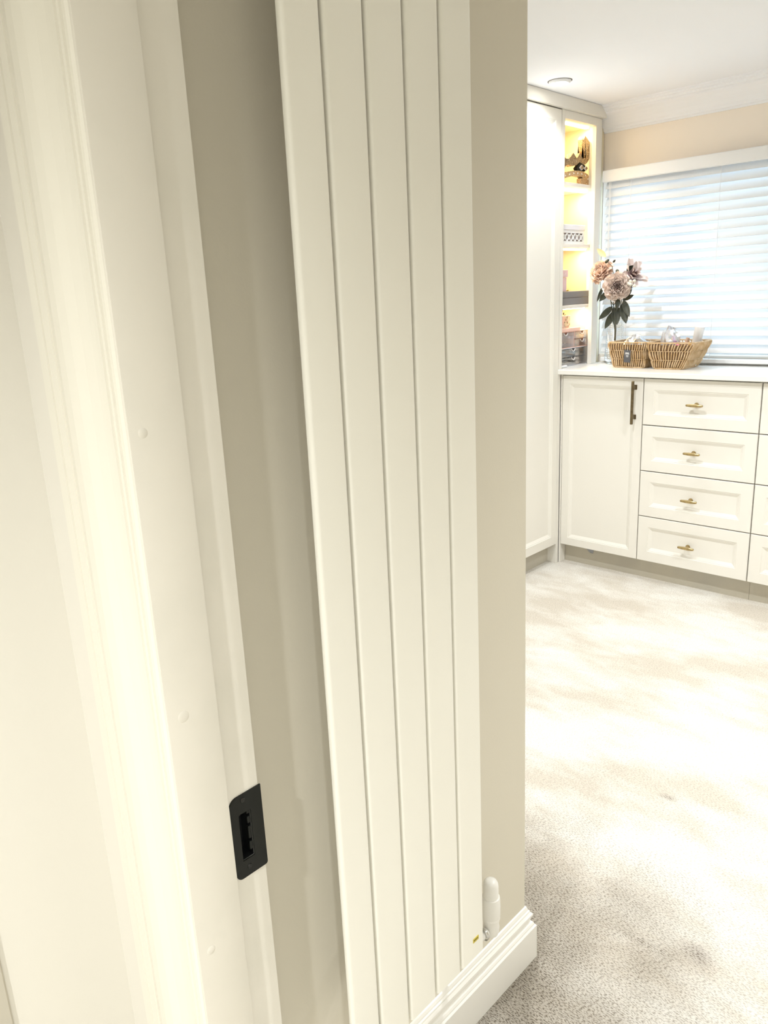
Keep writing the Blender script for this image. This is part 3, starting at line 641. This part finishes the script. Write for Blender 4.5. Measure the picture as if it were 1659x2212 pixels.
# ------------------------------------------------------------------ window and blind
win = empty('window_1'); win['kind'] = 'structure'
fy0, fy1 = 3.80, 3.86
obj('frame', boxes((WX0, WX1, fy0, fy1, WZ0, WZ0+0.05), (WX0, WX1, fy0, fy1, WZ1-0.05, WZ1), (WX0, WX0+0.05, fy0, fy1, WZ0+0.05, WZ1-0.05), (WX1-0.05, WX1, fy0, fy1, WZ0+0.05, WZ1-0.05)), M['pvc'], win)
for xm in (-1.62, -1.10): obj('mullion', boxes((xm-0.03, xm+0.03, fy0, fy1, WZ0+0.05, WZ1-0.05)), M['pvc'], win)
for a, b in ((WX0+0.05, -1.65), (-1.59, -1.13), (-1.07, WX1-0.05)): obj('pane', boxes((a, b, 3.828, 3.832, WZ0+0.05, WZ1-0.05)), M['glass'], win)

BX0, BX1 = -1.990, -0.36
bl = empty('window_blind', (BX0, 3.69, 1.0), 0, 'white slatted venetian blind closed over the window', 'blind')
BO = Vector((BX0, 3.69, 1.0))
def bpart(name, bm, m, parent=bl, smooth=False):
    bmesh.ops.translate(bm, verts=bm.verts, vec=-BO); return obj(name, bm, m, parent, smooth)
bm = bmesh.new(); prism(bm, [(3.657, 1.836), (3.654, 1.840), (3.654, 1.886), (3.657, 1.890), (3.668, 1.890), (3.668, 1.836)], 0, BX0, BX1); bpart('valance', bm, M['pvc'])
bpart('head_rail', boxes((BX0+0.02, BX1-0.02, 3.669, 3.715, 1.842, 1.885)), M['pvc'])
tilt = math.radians(57)
def slat_bm():
    bm = bmesh.new(); n = 6; hw = 0.0245
    top = []; bot = []
    for i in range(n+1):
        s = -hw+2*hw*i/n; c = 0.0028*(1-(s/hw)**2)
        for lst, off in ((top, 0.0011), (bot, -0.0011)):
            lst.append((s, c+off))
    pts = top+bot[::-1]
    P = []
    for s, c in pts:   # s<0 is the room edge, which hangs low
        P.append((s*math.cos(tilt)-c*math.sin(tilt), s*math.sin(tilt)+c*math.cos(tilt)))
    prism(bm, P, 0, 0, BX1-BX0-0.012)
    return bm
s0 = obj('slat', slat_bm(), M['slat'], bl, True, loc=(0.006, -0.002, 1.8285-1.0))
for i in range(1, 21):
    c = s0.copy(); COL.objects.link(c); c.parent = bl; c.location = (0.006, -0.002, 1.8285-1.0-i*0.0386)
bpart('bottom_rail', boxes((BX0+0.006, BX1-0.006, 3.667, 3.712, 0.9895, 1.0075), bev=0.002), M['pvc'])
for xx in (-1.851, -1.431, -1.01, -0.60):
    for dy in (3.6695,):
        bm = bmesh.new(); tube(bm, [(xx, dy, 1.84), (xx+0.002, dy, 1.4), (xx, dy, 1.005)], 0.0011, 5, cap=True); bpart('ladder_cord', bm, M['cord'])
bm = bmesh.new(); tube(bm, [(-1.955, 3.660, 1.835), (-1.953, 3.657, 1.6), (-1.957, 3.658, 1.38)], 0.0012, 5); bpart('pull_cord', bm, M['cord'])
bm = bmesh.new(); tube(bm, [(-1.948, 3.660, 1.835), (-1.951, 3.657, 1.62), (-1.945, 3.658, 1.38)], 0.0012, 5); bpart('pull_cord', bm, M['cord'])

# ------------------------------------------------------------------ vase and flowers
VC = Vector((-1.885, 3.628, WT))
va = empty('glass_vase', VC, 0, 'ribbed clear glass vase standing behind the left basket', 'vase')
pr = [(0, 0.0005), (0.036, 0.0005), (0.040, 0.004), (0.034, 0.010), (0.045, 0.018)]
z = 0.02
while z < 0.222:
    rr = 0.048-0.030*max(0, z-0.02)/0.6
    pr += [(rr+0.0016, z+0.003), (rr-0.0014, z+0.0075)]
    z += 0.010
bm = bmesh.new(); lathe(bm, pr, 32); obj('ribbed_body', bm, M['clear'], va, True)
bm = bmesh.new(); tube(bm, [(pr[-1][0]*math.cos(a*PI/16), pr[-1][0]*math.sin(a*PI/16), pr[-1][1]) for a in range(32)], 0.0018, 6, closed=True); obj('rim', bm, M['clear'], va, True)

def petal_bm(L, Wd, cup=0.3, curl=0.2, ruf=0.0, th=0.0006, nu=4, nv=5):
    """petal growing along +Z from the origin, front face towards -Y (cupped)"""
    bm = bmesh.new(); G = []
    ph = random.uniform(0, 6)
    for j in range(nv+1):
        v = j/nv; row = []
        wv = Wd*(math.sin(min(1, 0.12+v*0.98)*PI*0.80))**0.8*0.5
        for i in range(nu+1):
            u = -1+2*i/nu
            x = u*wv; yb = -cup*Wd*(u*u)*0.5*(0.4+v)+curl*L*(v**2.4)*0.5*0+(v*v)*curl*L
            yb -= cup*L*0.25*math.sin(v*PI)*-1
            zz = L*v*(1-0.10*u*u*v)
            if j == nv or j == nv-1: yb += ruf*L*math.sin(ph+u*5); zz += ruf*L*0.5*math.cos(ph*2+u*7)
            row.append(bm.verts.new((x, yb, zz)))
        G.append(row)
    for j in range(nv):
        for i in range(nu): bm.faces.new((G[j][i], G[j][i+1], G[j+1][i+1], G[j+1][i]))
    g = bmesh.ops.extrude_face_region(bm, geom=list(bm.faces))
    bmesh.ops.translate(bm, verts=[v for v in g['geom'] if isinstance(v, bmesh.types.BMVert)], vec=(0, th, 0))
    return bm
def leaf_bm(L, Wd, droop=0.15, fold=0.25):
    bm = bmesh.new(); G = []; n = 7
    for j in range(n+1):
        v = j/n; w = Wd*0.5*(math.sin(PI*min(1, v**0.85)))**0.75 if 0 < j < n else 0.0004
        c = -droop*L*v*v
        G.append([bm.verts.new((-w, c-fold*w, L*v)), bm.verts.new((-w*0.5, c-fold*w*0.35, L*v)), bm.verts.new((0, c, L*v)), bm.verts.new((w*0.5, c-fold*w*0.35, L*v)), bm.verts.new((w, c-fold*w, L*v))])
    for a, b in zip(G, G[1:]):
        for k in range(4): bm.faces.new((a[k], a[k+1], b[k+1], b[k]))
    g = bmesh.ops.extrude_face_region(bm, geom=list(bm.faces))
    bmesh.ops.translate(bm, verts=[v for v in g['geom'] if isinstance(v, bmesh.types.BMVert)], vec=(0, 0.0006, 0))
    return bm
def basis(d, up):
    """matrix whose -Y... : local +Y -> away from facing d ; facing is local -Y"""
    f = Vector(d).normalized(); y = -f; z = Vector(up)-y*Vector(up).dot(y); z.normalize(); x = y.cross(z)
    return Matrix((x, y, z)).transposed()
def place(o, M3, loc):
    m = M3.to_4x4(); m.translation = loc; o.matrix_local = m
VIEW = Vector((1.84, -3.5, 0)).normalized()    # roughly towards the room's doorway
MOUTH = Vector((-1.885, 3.628, WT+0.20))
def flower(name, head, face, R, label, mo, mi, rings, group=None, stemto=None):
    f = empty(name, MOUTH, 0, label, 'flower', group)
    hb = basis(face, (0, 0, 1)); hl = Vector(head)-MOUTH
    FD = Vector(face).normalized()
    for (n, Lf, wf, open_, off, m, ruf) in rings:
        protos = [petal_bm(R*Lf, R*wf, 0.35, 0.10, ruf) for _ in range(2)]
        mes = []
        for b_ in protos:
            o = obj('petal', b_, m, f, True); mes.append(o)
        for k in range(n):
            o = mes[k % 2] if k < 2 else mes[k % 2].copy()
            if k >= 2: COL.objects.link(o)
            a = 2*PI*(k+random.uniform(-0.18, 0.18))/n+off
            # petal frame: spin about facing axis, then open outward
            spin = Matrix.Rotation(a, 3, Vector((0, -1, 0)))
            op = Matrix.Rotation(open_+random.uniform(-0.10, 0.10), 3, Vector((1, 0, 0)))
            place(o, hb @ spin @ op, hl+FD*(-0.004))
            o.parent = f
    bm = bmesh.new(); p = hl-FD*0.004
    tube(bm, [p, p-FD*0.03+Vector((0, 0, -0.012)), (p-FD*0.03)*0.5+Vector((0, 0, 0.01)), Vector((0, 0, -0.02)), Vector((random.uniform(-.01, .01), random.uniform(-.01, .01), -0.19))], [0.003, 0.0025, 0.0022, 0.0022, 0.002], 6)
    obj('stem', bm, M['stem'], f, True)
    return f
cosd = lambda d: math.cos(math.radians(d))
# petals: local petal points up (+Z) with front -Y; opening angle tips it: 0 = flat against the disc, negative = closing toward the viewer
def R_(d): return math.radians(d)
peony_rings = lambda mo, mi: [(8, 1.04, 0.92, R_(0), 0.0, mo, 0.07), (8, 0.98, 0.84, R_(16), 0.4, mo, 0.07), (7, 0.90, 0.76, R_(29), 0.9, mo, 0.08), (7, 0.84, 0.68, R_(41), 0.2, mo, 0.08),
                              (6, 0.78, 0.60, R_(52), 0.7, mo, 0.08), (6, 0.72, 0.54, R_(62), 0.1, mo, 0.08), (5, 0.66, 0.46, R_(71), 0.5, mi, 0.08), (4, 0.60, 0.38, R_(79), 0.2, mo, 0.08), (3, 0.54, 0.26, R_(86), 0.6, mi, 0.08)]
F1 = (-1.800, 3.47, 1.352)
flower('peony', F1, (0.50, -0.85, 0.02), 0.066, 'large dusky pink peony facing the room at the front of the vase', None, None, peony_rings(M['petal'], M['petald']))
flower('peony', (-1.925, 3.545, 1.425), (-0.10, -0.72, 0.45), 0.060, 'peach-lit peony leaning left towards the glowing shelves', None, None, peony_rings(M['petalo'], M['petal']))
flower('magnolia', (-1.765, 3.55, 1.402), (0.72, -0.35, 0.50), 0.068, 'pointed mauve-pink bloom opening to the right behind the front peony', None, None,
       [(5, 1.15, 0.62, R_(22), 0.3, M['petall'], 0.05), (4, 0.95, 0.55, R_(40), 0.9, M['petall'], 0.05), (3, 0.6, 0.45, R_(65), 0.3, M['petald'], 0.08)])
# berries
bf = empty('berry_sprig', MOUTH, 0, 'sprig of round ivory berries at the right of the bouquet', 'berries')
bl_ = [(-1.735, 3.47, 1.372), (-1.715, 3.47, 1.373), (-1.730, 3.462, 1.358), (-1.712, 3.465, 1.352), (-1.742, 3.468, 1.362)]
for p in bl_:
    bm = bmesh.new(); bmesh.ops.create_icosphere(bm, subdivisions=2, radius=0.0075); obj('berry', bm, M['berry'], bf, True, loc=Vector(p)-MOUTH)
bm = bmesh.new()
for p in bl_: tube(bm, [Vector(p)-MOUTH, Vector((-1.75, 3.51, 1.34))-MOUTH, Vector((0, 0, 0)), Vector((0.004, -0.004, -0.19))], 0.0010, 5)
obj('stem', bm, M['stem'], bf)
# bud and its twig above
bd_ = empty('flower_bud', MOUTH, 0, 'dark closed bud on a thin twig rising between the blooms', 'bud')
bm = bmesh.new(); lathe(bm, [(0, -0.012), (0.006, -0.007), (0.0075, 0), (0.005, 0.009), (0, 0.014)], 10); 
bmesh.ops.rotate(bm, verts=bm.verts, cent=(0, 0, 0), matrix=Matrix.Rotation(R_(-50), 3, VIEW)); obj('bud', bm, M['leaf'], bd_, True, loc=Vector((-1.872, 3.50, 1.468))-MOUTH)
bm = bmesh.new(); tube(bm, [Vector((-1.872, 3.50, 1.468))-MOUTH, Vector((-1.845, 3.50, 1.445))-MOUTH, Vector((-1.85, 3.55, 1.36))-MOUTH, Vector((0, 0, 0)), Vector((0, 0.004, -0.18))], 0.0015, 5); obj('stem', bm, M['stem'], bd_)
# leaves: (base, tip, width, material)
lv = empty('foliage_stem', MOUTH, 0, 'stem of long dark green leaves drooping around the vase mouth', 'leaves')
def leaf(base, tip, wd, m=M['leaf'], name='leaf', parent=lv, face=VIEW, droop=0.12):
    b = Vector(base); t = Vector(tip); d = t-b; L = d.length
    z = d.normalized(); y = -(face-z*face.dot(z)).normalized(); x = y.cross(z)
    o = obj(name, leaf_bm(L, wd, droop), m, parent, True)
    place(o, Matrix((x, y, z)).transposed(), b-MOUTH)
    return o
def PX(u, v, Y):   # helper values were measured on the plane y=Y in metres: u = X, v = Z
    return (u, Y, v)
LV = [((-1.835, 1.262), (-1.898, 1.205), 0.030), ((-1.825, 1.240), (-1.865, 1.160), 0.032), ((-1.826, 1.262), (-1.815, 1.172), 0.026), ((-1.806, 1.265), (-1.800, 1.175), 0.030),
      ((-1.782, 1.275), (-1.752, 1.180), 0.038), ((-1.775, 1.290), (-1.735, 1.210), 0.030), ((-1.795, 1.305), (-1.800, 1.245), 0.022),
      ((-1.868, 1.335), (-1.912, 1.288), 0.028), ((-1.85, 1.300), (-1.885, 1.318), 0.026), ((-1.80, 1.290), (-1.735, 1.312), 0.022), ((-1.775, 1.305), (-1.752, 1.352), 0.016),
      ((-1.905, 1.355), (-1.930, 1.285), 0.016), ((-1.862, 1.385), (-1.880, 1.350), 0.024), ((-1.84, 1.43), (-1.825, 1.41), 0.016), ((-1.79, 1.42), (-1.75, 1.445), 0.02), ((-1.862, 1.462), (-1.842, 1.475), 0.010)]
for i, (a, b, wd) in enumerate(LV):
    yy = 3.50-0.003*i if i < 7 else 3.51+0.002*i
    leaf(PX(*a, yy), PX(*b, yy-0.01), wd)
leaf((-1.915, 3.57, 1.49), (-1.962, 3.57, 1.53), 0.026, M['leafp'], 'pale_leaf')
bm = bmesh.new()
for a in (0, 1, 2): tube(bm, [(0.04+0.01*a, -0.12, 0.10), (0.035, -0.09, 0.085), (0.005*a, -0.02, 0.03), (0.004*a-0.004, 0, -0.03), (0.004*a-0.006, 0.002, -0.19)], 0.0020, 5)
obj('stem', bm, M['stem'], lv)

# ------------------------------------------------------------------ wicker baskets
def basket(label, bot, top, z0, z1, nx, ny):
    """bot/top = (x0,x1,y0,y1)"""
    cx = (bot[0]+bot[1])/2; cy = (bot[2]+bot[3])/2
    o = empty('wicker_basket', (cx, cy, z0), 0, label, 'basket')
    def rect(t, out=0.0):
        return [bot[i]+(top[i]-bot[i])*t+(-out if i in (0, 2) else out) for i in range(4)]
    def pt(s, t, out=0.0):
        x0, x1, y0, y1 = rect(t, out); n = 2*(nx+ny); s = s % n
        if s < nx: p = (x0+(x1-x0)*s/nx, y0)
        elif s < nx+ny: p = (x1, y0+(y1-y0)*(s-nx)/ny)
        elif s < 2*nx+ny: p = (x1-(x1-x0)*(s-nx-ny)/nx, y1)
        else: p = (x0, y1-(y1-y0)*(s-2*nx-ny)/ny)
        return Vector((p[0]-cx, p[1]-cy, (z1-z0)*t))
    n = 2*(nx+ny)
    tiers = [(0.03, 0.35), (0.33, 0.68), (0.66, 0.97)]
    for ti, (a, b) in enumerate(tiers):
        bm = bmesh.new()
        for k in range(n):
            s = k+0.5*(ti % 2)+0.15; lean = 0.55 if ti % 2 == 0 else -0.15
            j = random.uniform(-0.12, 0.12)
            tube(bm, [pt(s+j, a), pt(s+j+lean*0.3, a+(b-a)*0.3, 0.0022), pt(s+j+lean*0.7, a+(b-a)*0.7, 0.0022), pt(s+j+lean, b)], [0.0020, 0.0032, 0.0032, 0.0020], 5)
        t_ = obj('woven_tier', bm, M['wicker'], o, True); t_['kind'] = 'stuff'
    for i, (t, r, out) in enumerate(((0.02, 0.0032, 0), (0.34, 0.0014, 0.001), (0.67, 0.0014, 0.001), (0.985, 0.0036, 0))):
        bm = bmesh.new(); N = 64
        x0, x1, y0, y1 = rect(t, out); rc = 0.018
        loop = []
        for (qx, qy, a0) in ((x1-rc, y0+rc, -90), (x1-rc, y1-rc, 0), (x0+rc, y1-rc, 90), (x0+rc, y0+rc, 180)):
            loop += [Vector((px_-cx, py_-cy, (z1-z0)*t+ (0.0006*math.sin(len(loop)*2)))) for px_, py_ in arc(qx, qy, rc, a0, a0+90, 4)]
        tube(bm, loop, r, 6, closed=True); obj('rim' if i == 3 else 'weaving_band', bm, M['wicker'], o, True)
    # bottom, then a dark sheet added as shade behind the weave
    bm = bmesh.new(); x0, x1, y0, y1 = rect(0.0, -0.004)
    box(bm, x0-cx, x1-cx, y0-cy, y1-cy, 0.001, 0.005)
    obj('base', bm, M['wickerd'], o)
    bm = bmesh.new(); lo = [bm.verts.new((a_-cx, b_-cy, 0.004)) for a_, b_ in ((x0, y0), (x1, y0), (x1, y1), (x0, y1))]
    q0, q1, q2, q3 = rect(0.90, -0.004); hi = [bm.verts.new((a_-cx, b_-cy, (z1-z0)*0.90)) for a_, b_ in ((q0, q2), (q1, q2), (q1, q3), (q0, q3))]
    for k in range(4): bm.faces.new((lo[k], lo[(k+1) % 4], hi[(k+1) % 4], hi[k]))
    g = bmesh.ops.extrude_face_region(bm, geom=list(bm.faces)); c_ = Vector((0, 0, 0))
    for v in g['geom']:
        if isinstance(v, bmesh.types.BMVert): v.co.x *= 0.985; v.co.y *= 0.985
    obj('inner_shade_sheet', bm, M['wickerd'], o)
    return o
B1b = (-1.800, -1.648, 3.462, 3.60); B1t = (-1.824, -1.634, 3.442, 3.62)
B2b = (-1.592, -1.458, 3.440, 3.610); B2t = (-1.622, -1.405, 3.420, 3.632)
b1 = basket('honey wicker basket with a dark hanging tag, left of the pair', B1b, B1t, WT+0.001, 1.100, 16, 15)
b2 = basket('honey wicker basket full of bottles and packets, right of the pair', B2b, B2t, WT+0.001, 1.100, 15, 17)
tgm = bmesh.new(); box(tgm, -0.0165, 0.0165, -0.0008, 0.0008, -0.058, 0.0, bev=0.0004)
tg = obj('swing_tag', tgm, M['graytag'], b1, loc=(-1.722-(B1b[0]+B1b[1])/2, 3.4405-(B1b[2]+B1b[3])/2, 0.083), rot=(0.10, R_(4), 0)); tg['label'] = 'dark grey swing tag'
bm = bmesh.new()
for (zz, hw, hh) in ((-0.014, 0.009, 0.0028), (-0.019, 0.010, 0.0010), (-0.026, 0.006, 0.0016), (-0.031, 0.005, 0.0012)):
    k = -hw
    while k < hw: box(bm, k, k+0.0016, -0.0012, -0.0008, zz-hh, zz+hh); k += 0.0023
obj('tag_print', bm, M['white'], tg)
bm = bmesh.new(); tube(bm, [(0, -0.001, -0.003), (0.001, 0.0, 0.008), (0.0, 0.003, 0.018)], 0.0007, 5); obj('tag_string', bm, M['white'], tg)

# contents of the right basket (each rests on the basket base, WT+.006)
def lump(name, c, r, m, label, cat, seed, sq=(1, 1, 1), sub=2, amp=0.25):
    rnd = random.Random(seed); bm = bmesh.new(); bmesh.ops.create_icosphere(bm, subdivisions=sub, radius=1)
    for v in bm.verts:
        f = 1+rnd.uniform(-amp, amp); v.co = Vector((v.co.x*r*sq[0]*f, v.co.y*r*sq[1]*f, v.co.z*r*sq[2]*f))
    o = obj(name, bm, m, None, False, loc=c); return tag(o, label, cat)
zb = WT+0.006
lump('plastic_bag', (-1.600+0.055, 3.50, zb+0.092), 0.062, M['filmy'], 'crumpled clear plastic bag standing up in the right basket', 'bag', 3, (0.72, 0.55, 1.42), 3, 0.13)
lump('cellophane_wrap', (-1.725, 3.53, zb+0.073), 0.055, M['filmy'], 'crumpled clear wrapper in the left basket', 'wrapper', 5, (1.15, 0.8, 1.25), 3, 0.13)
bm = bmesh.new(); lathe(bm, [(0, 0), (0.019, 0), (0.020, 0.003), (0.020, 0.140), (0.021, 0.142), (0.0215, 0.172), (0.019, 0.175), (0, 0.175)], 24)
bmesh.ops.rotate(bm, verts=bm.verts, cent=(0, 0, 0), matrix=Matrix.Rotation(R_(9), 3, 'Y'))
tag(obj('white_bottle', bm, M['white'], None, True, loc=(-1.470, 3.572, zb+0.004)), 'white capped bottle leaning in the back corner of the right basket', 'bottle')
bm = bmesh.new(); tube(bm, [(-1.497, 3.50, zb+0.007), (-1.470, 3.515, zb+0.130)], 0.0075, 12); tag(obj('tan_tube', bm, M['tan'], None, True), 'slim tan tube poking out of the right basket', 'tube')
bm = bmesh.new(); prism(bm, [(-0.012, 0), (0.010, 0), (0.006, 0.08), (-0.004, 0.112), (-0.020, 0.140), (-0.026, 0.136), (-0.016, 0.10)], 1, -0.003, 0.003)
tag(obj('violet_packet', bm, M['purple'], None, False, loc=(-1.505, 3.485, zb+0.001)), 'curved violet packet above the rim of the right basket', 'packet')
lump('pink_sachet', (-1.492, 3.465, zb+0.056), 0.018, M['hotpink'], 'hot pink sachet between violet packet and tan tube', 'sachet', 8, (0.8, 0.8, 3.2), 2, 0.12)
lump('amber_pouch', (-1.482, 3.538, zb+0.064), 0.020, M['orange'], 'amber plastic pouch in the right basket beside the white bottle', 'pouch', 9, (0.9, 1.2, 3.0), 2, 0.06)

# ------------------------------------------------------------------ ceiling lights
def downlight(x, y, label, power, vis_group=None):
    o = empty('ceiling_light', (x, y, ZC), 0, label, 'light', vis_group)
    bm = bmesh.new(); lathe(bm, [(0.030, -0.0005), (0.031, -0.010), (0.037, -0.011), (0.045, -0.005), (0.0462, 0.0)], 32); obj('bezel', bm, M['pvc'], o, True)
    bm = bmesh.new(); lathe(bm, [(0, -0.0135), (0.018, -0.0125), (0.030, -0.0095)], 24); obj('lens', bm, M['lamp'], o, True)
    bm = bmesh.new(); lathe(bm, [(0.0465, -0.0012), (0.0492, -0.0012), (0.0492, -0.0001), (0.0465, -0.0001), (0.0465, -0.0012)], 32); obj('bezel_shadow_ring', bm, M['dark'], o)  # dark ring painted as the shadow around the bezel
    spot('lamp', (x, y, ZC-0.024), power, WARM, 150, 0.9, 0.028)
downlight(-1.868, 3.058, 'small round recessed ceiling light near the wardrobe', 23)
for x, y, t in ((-1.45, 1.95, 'behind the radiator wall end'), (-0.35, 2.30, 'over the middle of the carpet'), (0.6, 2.0, 'at the right side of the room')):
    downlight(x, y, 'recessed ceiling light '+t, ROOM_P)
downlight(-0.22, -0.90, 'recessed ceiling light nearest the door frame in the hall', HALL_P*1.3)
downlight(0.75, -0.45, 'added unseen fill light at the right side of the hall', HALL_P*0.75)  # second hall lamp, unseen, added to brighten the radiator and nearby faces
